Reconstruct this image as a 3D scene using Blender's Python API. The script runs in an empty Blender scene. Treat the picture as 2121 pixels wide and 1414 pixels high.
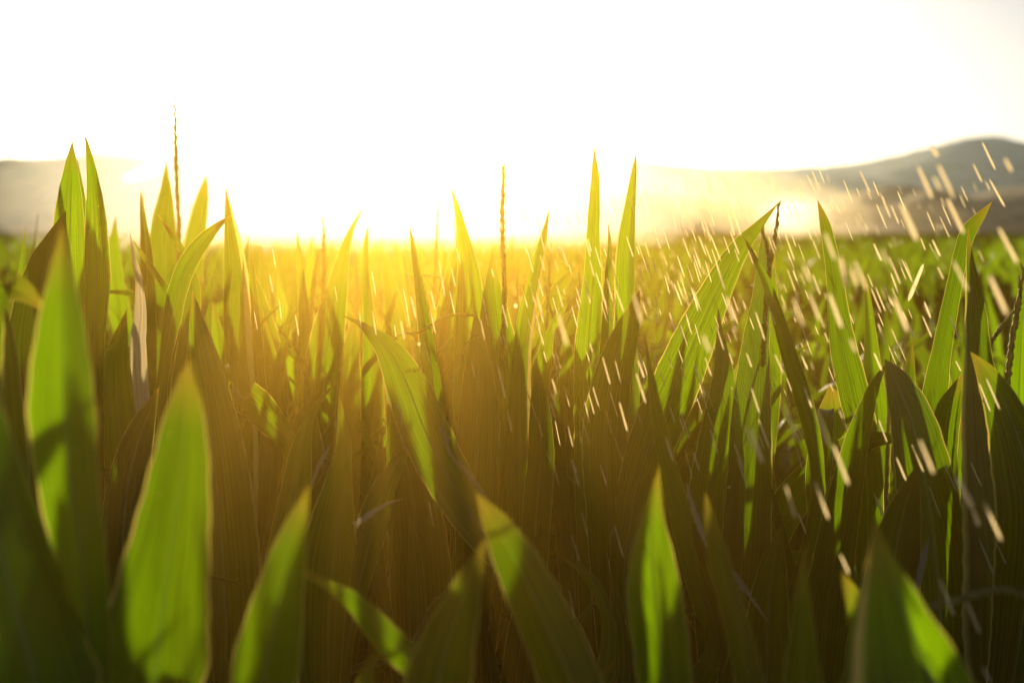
import bpy, math, random
import numpy as np
from mathutils import Vector, Matrix

R = math.radians
random.seed(11)
rng = np.random.default_rng(11)
scene = bpy.context.scene
COL = scene.collection

# ------------------------------------------------------------------ frame
W, H, F = 2121.0, 1414.0, 2946.0       # photograph's pixels, focal length in pixels (50 mm on 36 mm)
CX, HY = 1060.5, 480.0                 # principal column, horizon row
CZ = 1.75                              # camera height, just over the crop


def P(px, py, d):
    return np.array([(px - CX) / F * d, d, CZ - (py - HY) / F * d])


# ------------------------------------------------------------------ helpers
def tag(o, label=None, cat=None, group=None, kind=None):
    if label: o['label'] = label
    if cat: o['category'] = cat
    if group: o['group'] = group
    if kind: o['kind'] = kind
    return o


def mesh_obj(name, verts, faces, mat, parent=None, uvs=None, smooth=True):
    me = bpy.data.meshes.new(name)
    verts = np.asarray(verts, dtype=np.float32)
    faces = np.asarray(faces, dtype=np.int32)
    nf, k = faces.shape
    me.vertices.add(len(verts)); me.vertices.foreach_set('co', verts.ravel())
    me.loops.add(nf * k); me.loops.foreach_set('vertex_index', faces.ravel())
    me.polygons.add(nf)
    me.polygons.foreach_set('loop_start', np.arange(0, nf * k, k, dtype=np.int32))
    if uvs is not None:
        ul = me.uv_layers.new(name='UVMap')
        ul.data.foreach_set('uv', np.asarray(uvs, dtype=np.float32)[faces.ravel()].ravel())
    me.update(calc_edges=True); me.validate()
    if smooth:
        me.polygons.foreach_set('use_smooth', np.ones(len(me.polygons), dtype=bool))
    me.materials.append(mat)
    o = bpy.data.objects.new(name, me)
    COL.objects.link(o)
    if parent is not None: o.parent = parent
    return o


def empty(name, loc):
    o = bpy.data.objects.new(name, None)
    o.empty_display_size = 0.05
    COL.objects.link(o); o.location = loc
    return o


def grid_faces(n, m, off=0):
    i = np.arange(n - 1)[:, None]; j = np.arange(m - 1)[None, :]
    a = (i * m + j).ravel() + off
    return np.stack([a, a + 1, a + m + 1, a + m], 1)


def spline(pts, n):
    """Catmull-Rom through rows of pts, n samples evenly by chord length."""
    p = np.asarray(pts, float)
    if len(p) == 2:
        p = np.stack([p[0], p.mean(0), p[1]])
    seg = np.linalg.norm(np.diff(p[:, :2] if p.shape[1] < 3 else p[:, :3], axis=0), axis=1) + 1e-9
    t = np.concatenate([[0], np.cumsum(seg)])
    m = np.zeros_like(p)
    m[1:-1] = (p[2:] - p[:-2]) / (t[2:] - t[:-2])[:, None]
    m[0] = (p[1] - p[0]) / (t[1] - t[0]); m[-1] = (p[-1] - p[-2]) / (t[-1] - t[-2])
    s = np.linspace(0, t[-1], n)
    k = np.clip(np.searchsorted(t, s, side='right') - 1, 0, len(p) - 2)
    h = (t[k + 1] - t[k]); u = ((s - t[k]) / h)[:, None]; h = h[:, None]
    return ((2*u**3 - 3*u**2 + 1) * p[k] + (u**3 - 2*u**2 + u) * h * m[k]
            + (-2*u**3 + 3*u**2) * p[k + 1] + (u**3 - u**2) * h * m[k + 1])


def tube(path, radii, sides=7):
    path = np.asarray(path, float); n = len(path)
    T = np.gradient(path, axis=0); T /= np.linalg.norm(T, axis=1)[:, None] + 1e-12
    ref = np.array([0.31, 1.0, 0.17])
    A = np.cross(T, ref); A /= np.linalg.norm(A, axis=1)[:, None] + 1e-12
    B = np.cross(T, A)
    a = np.linspace(0, 2*math.pi, sides, endpoint=False)
    r = np.asarray(radii, float)
    if r.ndim == 1: r = r[:, None]
    V = path[:, None, :] + r[..., None] * (np.cos(a)[None, :, None] * A[:, None, :] + np.sin(a)[None, :, None] * B[:, None, :])
    f = []
    for i in range(n - 1):
        for j in range(sides):
            k = (j + 1) % sides
            f.append((i*sides + j, i*sides + k, (i+1)*sides + k, (i+1)*sides + j))
    return V.reshape(-1, 3), np.array(f)


# ------------------------------------------------------------------ materials
def new_mat(name):
    m = bpy.data.materials.new(name); m.use_nodes = True
    nt = m.node_tree; nt.nodes.clear()
    out = nt.nodes.new('ShaderNodeOutputMaterial')
    return m, nt, out


def nd(nt, typ, **kw):
    n = nt.nodes.new(typ)
    for k, v in kw.items():
        if k in ('inputs',):
            for kk, vv in v.items(): n.inputs[kk].default_value = vv
        else: setattr(n, k, v)
    return n


def math_n(nt, op, a, b=None, c=None):
    n = nt.nodes.new('ShaderNodeMath'); n.operation = op
    for i, v in enumerate((a, b, c)):
        if v is None: continue
        if isinstance(v, (int, float)): n.inputs[i].default_value = v
        else: nt.links.new(v, n.inputs[i])
    return n.outputs[0]


def mixc(nt, fac, a, b, blend='MIX'):
    n = nt.nodes.new('ShaderNodeMix'); n.data_type = 'RGBA'; n.blend_type = blend
    for sock, v in ((n.inputs[0], fac), (n.inputs[6], a), (n.inputs[7], b)):
        if isinstance(v, (int, float)): sock.default_value = v
        elif isinstance(v, tuple): sock.default_value = (*v, 1) if len(v) == 3 else v
        else: nt.links.new(v, sock)
    return n.outputs[2]


def ramp(nt, val, lo, hi):
    n = nt.nodes.new('ShaderNodeMapRange'); n.clamp = True
    nt.links.new(val, n.inputs[0]); n.inputs[1].default_value = lo; n.inputs[2].default_value = hi
    return n.outputs[0]


def leaf_material(name, refl, trans, rib, margin, vein=0.35, tip=None):
    m, nt, out = new_mat(name)
    L = nt.links
    uv = nd(nt, 'ShaderNodeUVMap').outputs[0]
    sep = nd(nt, 'ShaderNodeSeparateXYZ'); L.new(uv, sep.inputs[0])
    u, v = sep.outputs[0], sep.outputs[1]
    oi = nd(nt, 'ShaderNodeObjectInfo')
    rnd = oi.outputs['Random']
    # parallel veins: noise stretched hard along the blade, two scales
    cmb = nd(nt, 'ShaderNodeCombineXYZ')
    L.new(math_n(nt, 'MULTIPLY', u, 34.0), cmb.inputs[0])
    L.new(math_n(nt, 'MULTIPLY', v, 1.6), cmb.inputs[1])
    L.new(math_n(nt, 'MULTIPLY', rnd, 57.0), cmb.inputs[2])
    n1 = nd(nt, 'ShaderNodeTexNoise', inputs={'Scale': 1.0, 'Detail': 3.0, 'Roughness': 0.6}); L.new(cmb.outputs[0], n1.inputs['Vector'])
    cmb2 = nd(nt, 'ShaderNodeCombineXYZ')
    L.new(math_n(nt, 'MULTIPLY', u, 9.0), cmb2.inputs[0])
    L.new(math_n(nt, 'MULTIPLY', v, 2.2), cmb2.inputs[1])
    L.new(math_n(nt, 'MULTIPLY', rnd, 91.0), cmb2.inputs[2])
    n2 = nd(nt, 'ShaderNodeTexNoise', inputs={'Scale': 1.0, 'Detail': 4.0, 'Roughness': 0.6}); L.new(cmb2.outputs[0], n2.inputs['Vector'])
    wav = math_n(nt, 'SINE', math_n(nt, 'MULTIPLY', u, 88.0))
    wav = math_n(nt, 'MULTIPLY_ADD', wav, 0.5, 0.5)
    vv = math_n(nt, 'ADD', math_n(nt, 'MULTIPLY', ramp(nt, n1.outputs[0], 0.28, 0.72), 0.65), math_n(nt, 'MULTIPLY', wav, 0.35))
    veinf = math_n(nt, 'MULTIPLY_ADD', vv, 2*vein, 1 - vein)                    # 1-vein .. 1+vein
    blot = math_n(nt, 'MULTIPLY_ADD', ramp(nt, n2.outputs[0], 0.25, 0.75), 0.5, 0.75)
    gain = math_n(nt, 'MULTIPLY', veinf, blot)
    gain = math_n(nt, 'MULTIPLY', gain, math_n(nt, 'MULTIPLY_ADD', rnd, 0.65, 0.62))
    du = math_n(nt, 'ABSOLUTE', math_n(nt, 'SUBTRACT', u, 0.5))
    ribf = ramp(nt, du, 0.035, 0.015)
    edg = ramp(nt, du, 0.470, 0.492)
    # specks of dust and dried drops, tied to the surface
    tc = nd(nt, 'ShaderNodeTexCoord')
    vor = nd(nt, 'ShaderNodeTexVoronoi', inputs={'Scale': 130.0, 'Randomness': 1.0}); L.new(tc.outputs['Object'], vor.inputs['Vector'])
    vsep = nd(nt, 'ShaderNodeSeparateColor'); L.new(vor.outputs['Color'], vsep.inputs[0])
    speck = math_n(nt, 'MULTIPLY', ramp(nt, vor.outputs['Distance'], 0.16, 0.08), math_n(nt, 'GREATER_THAN', vsep.outputs[0], 0.90))
    vm = nd(nt, 'ShaderNodeVectorMath', operation='SCALE'); vm.inputs[0].default_value = refl; L.new(gain, vm.inputs['Scale'])
    vt = nd(nt, 'ShaderNodeVectorMath', operation='SCALE'); vt.inputs[0].default_value = trans; L.new(gain, vt.inputs['Scale'])
    rc = mixc(nt, ribf, vm.outputs[0], rib)
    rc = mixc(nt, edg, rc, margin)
    rc = mixc(nt, math_n(nt, 'MULTIPLY', speck, 0.6), rc, (0.32, 0.32, 0.22))
    ribt = tuple(c * 0.55 for c in trans)
    tcx = mixc(nt, ribf, vt.outputs[0], ribt)
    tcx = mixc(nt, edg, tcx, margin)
    if tip:                                            # dried brown point, v = 0 at the tip
        tn = nd(nt, 'ShaderNodeTexNoise', inputs={'Scale': 9.0, 'Detail': 3.0}); L.new(uv, tn.inputs['Vector'])
        tf = math_n(nt, 'MULTIPLY', ramp(nt, math_n(nt, 'ADD', v, math_n(nt, 'MULTIPLY', tn.outputs[0], 0.10)), 0.20, 0.05), 0.85)
        rc = mixc(nt, tf, rc, tuple(c*0.6 for c in tip)); tcx = mixc(nt, tf, tcx, tip)
    bmp = nd(nt, 'ShaderNodeBump', inputs={'Strength': 0.35, 'Distance': 0.002}); L.new(vv, bmp.inputs['Height'])
    pb = nd(nt, 'ShaderNodeBsdfPrincipled', inputs={'Roughness': 0.5, 'Specular IOR Level': 0.15})
    L.new(rc, pb.inputs['Base Color']); L.new(bmp.outputs[0], pb.inputs['Normal'])
    tr = nd(nt, 'ShaderNodeBsdfTranslucent'); L.new(tcx, tr.inputs[0]); L.new(bmp.outputs[0], tr.inputs['Normal'])
    mx = nd(nt, 'ShaderNodeAddShader')
    L.new(pb.outputs[0], mx.inputs[0]); L.new(tr.outputs[0], mx.inputs[1])
    L.new(mx.outputs[0], out.inputs['Surface'])
    return m


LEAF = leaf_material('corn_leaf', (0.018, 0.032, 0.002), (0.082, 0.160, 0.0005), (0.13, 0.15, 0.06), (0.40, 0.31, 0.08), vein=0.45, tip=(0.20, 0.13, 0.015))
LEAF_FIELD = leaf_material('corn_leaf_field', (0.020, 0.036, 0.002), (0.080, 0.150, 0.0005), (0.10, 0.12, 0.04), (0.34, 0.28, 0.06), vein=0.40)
DRY = leaf_material('dry_leaf', (0.30, 0.27, 0.19), (0.20, 0.17, 0.10), (0.33, 0.30, 0.22), (0.40, 0.35, 0.24), vein=0.25)


def simple_mat(name, col, rough=0.6, trans=None, noise=40.0, var=0.35):
    m, nt, out = new_mat(name); L = nt.links
    tc = nd(nt, 'ShaderNodeTexCoord')
    n = nd(nt, 'ShaderNodeTexNoise', inputs={'Scale': noise, 'Detail': 5.0}); L.new(tc.outputs['Object'], n.inputs['Vector'])
    c = mixc(nt, ramp(nt, n.outputs[0], 0.3, 0.7), tuple(x*(1-var) for x in col), tuple(min(1, x*(1+var)) for x in col))
    pb = nd(nt, 'ShaderNodeBsdfPrincipled', inputs={'Roughness': rough, 'Specular IOR Level': 0.3}); L.new(c, pb.inputs['Base Color'])
    if trans:
        tr = nd(nt, 'ShaderNodeBsdfTranslucent'); tr.inputs[0].default_value = (*trans, 1)
        ad = nd(nt, 'ShaderNodeAddShader'); L.new(pb.outputs[0], ad.inputs[0]); L.new(tr.outputs[0], ad.inputs[1])
        L.new(ad.outputs[0], out.inputs['Surface'])
    else:
        L.new(pb.outputs[0], out.inputs['Surface'])
    return m


STALK = simple_mat('corn_stalk', (0.07, 0.11, 0.02), 0.45, noise=25)
TASSEL = simple_mat('corn_tassel', (0.17, 0.17, 0.05), 0.7, (0.19, 0.18, 0.03), noise=220, var=0.5)
CANOPY = simple_mat('crop_canopy', (0.040, 0.060, 0.004), 1.0, (0.05, 0.075, 0.001), noise=1.5)
CANOPY.node_tree.nodes['Principled BSDF'].inputs['Specular IOR Level'].default_value = 0.0
SOIL = simple_mat('field_soil', (0.06, 0.042, 0.028), 0.95, noise=3)


def hill_mat(name, a, b, sc):
    m, nt, out = new_mat(name); L = nt.links
    tc = nd(nt, 'ShaderNodeTexCoord')
    n = nd(nt, 'ShaderNodeTexNoise', inputs={'Scale': sc, 'Detail': 8.0, 'Roughness': 0.6}); L.new(tc.outputs['Object'], n.inputs['Vector'])
    n2 = nd(nt, 'ShaderNodeTexNoise', inputs={'Scale': sc*9, 'Detail': 4.0}); L.new(tc.outputs['Object'], n2.inputs['Vector'])
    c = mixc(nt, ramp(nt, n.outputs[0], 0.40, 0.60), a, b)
    c = mixc(nt, ramp(nt, n2.outputs[0], 0.50, 0.62), c, tuple(x*0.45 for x in b))
    pb = nd(nt, 'ShaderNodeBsdfPrincipled', inputs={'Roughness': 0.95, 'Specular IOR Level': 0.1}); L.new(c, pb.inputs['Base Color'])
    L.new(pb.outputs[0], out.inputs['Surface'])
    return m


def vol_mat(name, col, density, g):
    m, nt, out = new_mat(name)
    pv = nd(nt, 'ShaderNodeVolumePrincipled', inputs={'Color': (*col, 1), 'Density': density, 'Anisotropy': g})
    nt.links.new(pv.outputs[0], out.inputs['Volume'])
    return m


def water_mat():
    m, nt, out = new_mat('falling_water'); L = nt.links
    gl = nd(nt, 'ShaderNodeBsdfTransparent')
    tr = nd(nt, 'ShaderNodeBsdfTranslucent'); tr.inputs[0].default_value = (1.0, 0.88, 0.62, 1)
    lw = nd(nt, 'ShaderNodeTexNoise', inputs={'Scale': 60.0}); tc = nd(nt, 'ShaderNodeTexCoord'); L.new(tc.outputs['Object'], lw.inputs['Vector'])
    mx = nd(nt, 'ShaderNodeMixShader'); L.new(ramp(nt, lw.outputs[0], -0.6, 0.8), mx.inputs[0])
    L.new(gl.outputs[0], mx.inputs[1]); L.new(tr.outputs[0], mx.inputs[2])
    L.new(mx.outputs[0], out.inputs['Surface'])
    return m


WATER = water_mat()


# ------------------------------------------------------------------ leaves that the photograph shows one by one
def hero_leaf(parent, origin, pts, stalk, fold=0.25, roll=0.0, mid=0.0, tl=None, tr=None, ruffle=0.06, mat=None,
              name='leaf', sd=0, jag=0.0, to_stalk=True):
    """pts: rows (x, y, width, depth) in the photograph's pixels and metres, tip first."""
    r = np.random.default_rng(1000 + sd)
    p = [list(q) for q in pts]
    if to_stalk and stalk is not None:
        sx, sy, sdp = stalk
        x, y, w, d = p[-1]
        if y < sy - 60:
            for t in (0.45, 0.8):
                p.append([x + (sx - x)*t**1.3, y + (sy - y)*t, w*(1 - 0.55*t), d + (sdp - d)*t])
        p.append([sx, sy + 30, max(16, w*0.35), sdp])
    p = np.array(p, float)
    c = np.array([P(q[0], q[1], q[3]) for q in p])
    wm = p[:, 2] / F * p[:, 3]
    n = int(np.clip(len(p)*6, 26, 64)); m = 11
    cs = spline(np.column_stack([c, wm]), n)
    cen, wd = cs[:, :3], np.maximum(cs[:, 3], 0.0002)
    T = np.gradient(cen, axis=0); T /= np.linalg.norm(T, axis=1)[:, None]
    cam = np.array([0, 0, CZ]); V = cen - cam; V /= np.linalg.norm(V, axis=1)[:, None]
    S = np.cross(T, V); S /= np.linalg.norm(S, axis=1)[:, None] + 1e-9
    S *= np.sign(S[:, :1]) if abs(S[:, 0]).min() > 0.05 else (1 if S[len(S)//3, 0] > 0 else -1)
    N = np.cross(S, T); N *= np.where((N*V).sum(1) > 0, 1, -1)[:, None]
    s = np.linspace(-1, 1, m)
    tl = fold if tl is None else tl
    tr = fold if tr is None else tr
    hw = wd/2
    v = np.linspace(0, 1, n)
    length = np.linalg.norm(np.diff(cen, axis=0), axis=1).sum()
    # long slow twist, margin waves, uneven margins
    tw = 0.25*np.sin(2.3*v*math.pi + r.uniform(0, 6.28))
    off = np.where(s[None, :] < mid, (tl - tw)[:, None]*(mid - s)[None, :], (tr + tw)[:, None]*(s - mid)[None, :])
    ph = r.uniform(0, 6.28, 4)
    vl = v*length
    wv = np.stack([np.sin(vl*55 + ph[0]) + 0.6*np.sin(vl*128 + ph[1]), np.sin(vl*61 + ph[2]) + 0.6*np.sin(vl*117 + ph[3])], 1)
    k = (np.abs(s)**2.5)[None, :]
    rf = np.where(s[None, :] < 0, wv[:, :1], wv[:, 1:]) * k * ruffle
    ew = 1 + 0.018*np.where(s[None, :] < 0, np.sin(vl*180 + ph[1])[:, None], np.sin(vl*163 + ph[2])[:, None])*k
    if jag:
        ew = ew*(1 - jag*np.abs(r.normal(0, 0.5, (n, 2)))[:, [0]*(m//2) + [1]*(m - m//2)]*k)
    pos = cen[:, None, :] + S[:, None, :]*(s[None, :]*hw[:, None]*ew)[..., None] + N[:, None, :]*((off + rf)*hw[:, None])[..., None]
    uv = np.stack(np.broadcast_arrays((s*0.5 + 0.5)[None, :] - 0.5*mid*(1 - s[None, :]**2), (vl*3.0)[:, None]), -1)
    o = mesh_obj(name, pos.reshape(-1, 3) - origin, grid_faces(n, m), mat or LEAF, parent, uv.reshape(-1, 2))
    return o


def bead_tube(path3, rad, beads, sd=0, sides=8):
    r = np.random.default_rng(77 + sd)
    n = max(40, beads*6)
    pth = spline(path3, n)
    v = np.linspace(0, 1, n)
    b = np.abs(np.sin(v*beads*math.pi))
    base = rad*(0.25 + 0.75*np.minimum(1, v*5))
    rr = base[:, None]*(0.72 + 0.42*b[:, None] + 0.30*r.normal(0, 0.5, (n, sides)).clip(-1, 1)*b[:, None])
    return tube(pth, np.maximum(rr, rad*0.12), sides)


def spikelets(V, f, pts3, rad, beads, sd):
    """Small overlapping florets along a tassel branch, uneven and pointing towards its tip."""
    r = np.random.default_rng(300 + sd)
    p = spline(pts3, beads*2 + 2)
    VV, FF, off = [V], [f], len(V)
    for i in range(1, beads*2):
        ax = p[i - 1] - p[i]; ax /= np.linalg.norm(ax) + 1e-9
        o = r.normal(0, 1, 3); o -= ax*(o @ ax); o /= np.linalg.norm(o)
        L = rad*r.uniform(2.2, 4.2)
        q = np.array([p[i] + o*rad*0.35, p[i] + o*rad*0.8 + ax*L*0.5, p[i] + o*rad*r.uniform(0.9, 1.6) + ax*L])
        a, b = tube(spline(q, 5), rad*0.42*np.array([0.5, 1, 1, 0.75, 0.1]), 5)
        VV.append(a); FF.append(b + off); off += len(a)
    return np.concatenate(VV), np.concatenate(FF)


def tassel_part(parent, origin, pts, rad_px, beads, sd=0, name='tassel', mat=None):
    pts3 = [P(x, y, d) for x, y, d in pts]
    rad = rad_px/F*pts[0][2]
    V, f = bead_tube(pts3, rad, beads, sd)
    V, f = spikelets(V, f, pts3, rad, beads, sd)
    return mesh_obj(name, V - origin, f, mat or TASSEL, parent)


plants = []


def stalk_part(parent, h, lean, rad=0.011):
    n = 12
    z = np.linspace(0, h, n)
    path = np.stack([lean[0]*(z/h)**2, lean[1]*(z/h)**2, z], 1)
    rr = rad*(1.15 - 0.35*z/h) * (1 + 0.10*(np.arange(n) % 3 == 0))
    V, f = tube(path, rr, 9)
    return mesh_obj('stalk', V, f, STALK, parent)


HERO = []


def hero_plant(sx, d, label, leaves, tassels=(), group=None, sy=1600):
    """sx, sy, d: where the leaves leave the stalk."""
    top = P(sx, sy, d)
    base = np.array([top[0] + rng.uniform(-.02, .02), d + rng.uniform(-.02, .02), 0.0])
    e = empty('corn_plant', base)
    tag(e, label, 'corn plant', group)
    stalk_part(e, top[2] + 0.04, (top[0] - base[0], top[1] - base[1]))
    for i, lf in enumerate(leaves):
        kw = dict(lf[1]) if len(lf) > 1 else {}
        pts = lf[0]
        db = kw.pop('d', d)
        if not isinstance(db, tuple): db = (db, db)
        nn = len(pts)
        q = [(p_[0], p_[1], p_[2], p_[3] if len(p_) > 3 else db[0] + (db[1] - db[0])*k/(nn - 1)) for k, p_ in enumerate(pts)]
        hero_leaf(e, base, q, (sx, sy, d), sd=len(HERO)*17 + i, **kw)
    for i, (pts, rp, bd) in enumerate(tassels):
        tassel_part(e, base, pts, rp, bd, sd=len(HERO)*5 + i)
    HERO.append(e)
    return e


D_ = dict
# ---- left group
hero_plant(165, 2.05, 'corn plant with two tall sharp pointed blades rising into the sky at the left', [
    ([(150,290,0),(147,345,27),(143,440,58),(141,530,72),(146,700,92),(155,900,105),(165,1150,100)], D_(tl=0.5, tr=0.25, mid=0.1)),
    ([(174,276,0),(181,301,8),(193,380,26),(198,444,41),(201,519,50),(202,575,54),(199,631,48),(196,740,38),(192,900,46),(185,1100,60)], D_(tl=0.2, tr=0.5, mid=-0.1, d=(1.95,2.05))),
    ([(160,327,0),(168,400,13),(176,470,18),(182,560,24),(180,800,50)], D_(d=2.2)),
    ([(137,436,0),(120,472,26),(98,530,66),(82,610,96),(72,720,112),(90,950,110)], D_(tl=-1.8, tr=1.6, d=(1.95,2.0))),
    ([(53,464,0),(47,540,10),(43,600,18),(45,760,34)], D_(d=2.15)),
])
hero_plant(300, 1.95, 'corn plant with a bending striped blade and a withered grey blade beside it', [
    ([(482,443,0),(452,467,15),(420,500,32),(388,548,40),(367,605,40),(356,660,38),(346,720,28),(336,790,24),(325,900,40),(312,1100,60)], D_(tl=0.1, tr=0.35, d=(2.05,1.9))),
    ([(268,476,0),(276,525,8),(287,580,16),(291,640,24),(286,710,34),(290,780,34),(298,880,30),(300,1050,34)], D_(tl=0.5, tr=-0.3, d=1.9, mat=DRY, name='dry_leaf', jag=0.1)),
    ([(275,496,0),(300,535,10),(325,570,12),(348,610,14),(345,760,20)], D_(d=2.2)),
    ([(326,443,0),(352,480,10),(385,530,14),(400,600,30),(380,800,50)], D_(d=2.25, tl=0.9, tr=0.5)),
    ([(290,392,0),(294,430,9),(299,480,17),(305,560,30),(300,760,50)], D_(d=2.4)),
    ([(262,640,0),(240,760,60),(250,900,90),(270,1080,100)], D_(d=2.1, tl=-0.8, tr=-0.9)),
    ([(330,800,0),(290,900,60),(262,1020,85),(255,1150,90)], D_(d=1.8, tl=0.7, tr=-0.9)),
])
hero_plant(470, 1.75, 'corn plant with one long dark blade edged in pale gold behind the bright blurred blade', [
    ([(398,600,0),(412,680,40),(436,800,76),(455,920,104),(470,1050,118),(480,1180,124),(485,1330,115)], D_(tl=0.8, tr=1.2, mid=-0.3, d=(1.8,1.7))),
    ([(520,500,0),(524,600,18),(530,720,30),(540,900,50)], D_(d=2.3, tl=0.9, tr=0.9)),
    ([(575,1010,0),(600,930,30),(560,870,60),(500,820,70),(470,900,60)], D_(d=1.95, tl=-1.0, tr=-1.2)),
])
hero_plant(352, 2.75, 'corn plant with a slim tassel spire standing above every other tip at the left', [
    ([(344,331,0),(343,400,26),(339,462,50),(337,540,62),(345,700,70)], D_(tl=0.3, tr=0.5)),
    ([(427,362,0),(421,400,22),(409,462,38),(400,519,44),(392,620,55),(380,800,60)], D_(tl=0.8, tr=0.1, mid=0.4)),
    ([(240,445,0),(236,500,20),(240,580,34),(260,740,50)], D_(d=3.0)),
    ([(410,560,0),(428,640,30),(440,760,44),(430,900,50)], D_(d=2.6, tl=-.5)),
], [([(362,196,2.75),(364,300,2.75),(367,400,2.76),(371,480,2.77),(370,760,2.78)], 4.6, 28)])
hero_plant(500, 2.15, 'corn plant with one straight bright yellow-green blade right of the bending blade', [
    ([(467,384,0),(474,444,18),(484,519,40),(489,575,50),(491,650,57),(496,740,56),(508,840,48),(510,1000,50)], D_(tl=0.5, tr=0.2, mid=-0.6)),
    ([(545,640,0),(560,740,26),(575,860,40),(560,1000,50)], D_(d=2.3, tl=0.6)),
    ([(440,620,0),(452,700,26),(462,800,36),(480,930,40)], D_(d=2.4)),
])
# ---- centre left
hero_plant(640, 2.5, 'corn plant with thin upright tips and two beaded tassel spikes left of centre', [
    ([(614,473,0),(621,537,12),(627,612,20),(634,700,36),(640,830,50)], D_(tl=-.2, tr=1.2, mid=0.2)),
    ([(649,483,0),(641,550,15),(637,620,22),(645,760,36)], D_(d=2.7)),
    ([(575,560,0),(584,640,22),(590,740,34),(600,860,40)], D_(d=2.8)),
    ([(540,500,0),(547,590,16),(556,700,30),(570,840,40)], D_(d=2.9)),
], [([(670,455,2.5),(671,520,2.5),(669,605,2.5),(664,760,2.5)], 4.0, 22), ([(657,525,2.55),(651,580,2.55),(645,660,2.55),(645,800,2.55)], 4.5, 16)])
hero_plant(690, 2.35, 'corn plant with a broad leaning yellow blade that narrows to a whip tip', [
    ([(757,419,0),(740,452,6),(724,485,13),(709,540,28),(696,612,48),(680,690,70),(670,800,86),(672,950,80)], D_(tl=0.25, tr=0.4)),
    ([(763,458,0),(757,519,14),(757,575,17),(765,650,26),(772,750,42),(770,900,50)], D_(tl=-.4, tr=1.3)),
    ([(735,640,0),(728,720,34),(722,820,50),(720,950,56)], D_(d=2.2, tl=1.0, tr=0.9)),
])
hero_plant(840, 2.7, 'corn plant with a plain yellow blade behind the split brown and green blade', [
    ([(790,516,0),(804,575,24),(818,650,44),(826,740,58),(835,900,60)], D_(tl=0.3, tr=0.3)),
    ([(905,600,0),(900,690,30),(890,780,44),(880,900,50)], D_(d=2.5)),
], [([(838,567,2.6),(880,570,2.6),(925,577,2.6),(1000,592,2.6),(960,760,2.7)], 3.0, 20)])
hero_plant(905, 1.98, 'corn plant with one sharp slender blade, brown left side and green right side', [
    ([(848,465,0),(857,519,12),(865,575,19),(875,650,26),(886,730,35),(898,850,46),(905,1000,60)], D_(tl=3.2, tr=0.1, mid=0.35)),
], [([(830,690,1.95),(868,688,1.95),(895,672,1.95),(935,652,1.95),(985,654,1.95)], 2.6, 16), ([(952,760,1.9),(962,720,1.9),(985,695,1.9),(1000,690,1.9)], 2.4, 10)])
hero_plant(965, 2.15, 'corn plant with twin glowing blades beside the brown tassel spike near the centre', [
    ([(933,384,0),(945,425,11),(957,481,23),(967,537,39),(973,594,54),(977,680,72),(980,820,84),(975,980,80)], D_(tl=0.2, tr=0.5, mid=-.2)),
    ([(946,505,0),(938,570,30),(930,640,50),(922,740,66),(930,880,60)], D_(d=2.3)),
    ([(1021,519,0),(1020,575,28),(1024,650,60),(1030,740,92),(1030,850,112),(1015,1000,110)], D_(tl=1.1, tr=0.2, mid=-.1, d=2.1)),
    ([(985,640,0),(990,740,50),(992,850,84),(985,980,96)], D_(d=1.95, tl=2.4, tr=-2.0)),
], [([(1045,336,2.05),(1043,380,2.05),(1040,430,2.05),(1042,520,2.05),(1045,600,2.05),(1040,760,2.1)], 4.8, 24)])
hero_plant(1080, 2.0, 'corn plant with a dark brown blade leaning right, its left edge green', [
    ([(1138,434,0),(1124,500,17),(1108,575,28),(1092,650,36),(1081,730,40),(1076,850,50),(1078,1000,56)], D_(tl=0.3, tr=3.0, mid=-.55)),
    ([(1208,547,0),(1185,563,14),(1155,600,28),(1135,650,38),(1120,740,42),(1110,900,50)], D_(d=2.6, tl=.5, tr=.3)),
    ([(1200,585,0),(1165,640,12),(1130,710,20),(1105,800,30),(1095,900,40)], D_(d=2.3, tl=.9, tr=.9)),
    ([(1110,740,0),(1118,840,40),(1120,950,56),(1110,1080,60)], D_(d=1.9, tl=2.3, tr=-2.)),
])
hero_plant(1225, 2.0, 'corn plant with one tall narrow bright blade pointing straight up right of centre', [
    ([(1230,297,0),(1233,369,17),(1231,425,24),(1228,500,29),(1228,575,39),(1223,650,50),(1219,730,60),(1222,850,68),(1225,1000,70)], D_(tl=0.1, tr=0.35)),
    ([(1260,461,0),(1263,510,9),(1260,575,15),(1257,700,26),(1250,850,40)], D_(tl=1.5, tr=1.6, d=1.95)),
    ([(1180,700,0),(1172,800,40),(1170,900,60),(1180,1050,70)], D_(d=2.2, tl=1.0, tr=-.6)),
])
hero_plant(1285, 2.0, 'corn plant with a tall blade split lengthwise, glowing left half and dark right half', [
    ([(1318,311,0),(1312,369,14),(1305,425,23),(1297,500,37),(1294,575,43),(1293,650,42),(1290,740,64),(1284,850,84),(1280,1000,90)], D_(tl=0.1, tr=3.4, mid=0.35)),
    ([(1325,600,0),(1300,680,50),(1270,780,80),(1255,900,96),(1260,1050,90)], D_(d=1.9, tl=-2., tr=1.8)),
])
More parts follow.
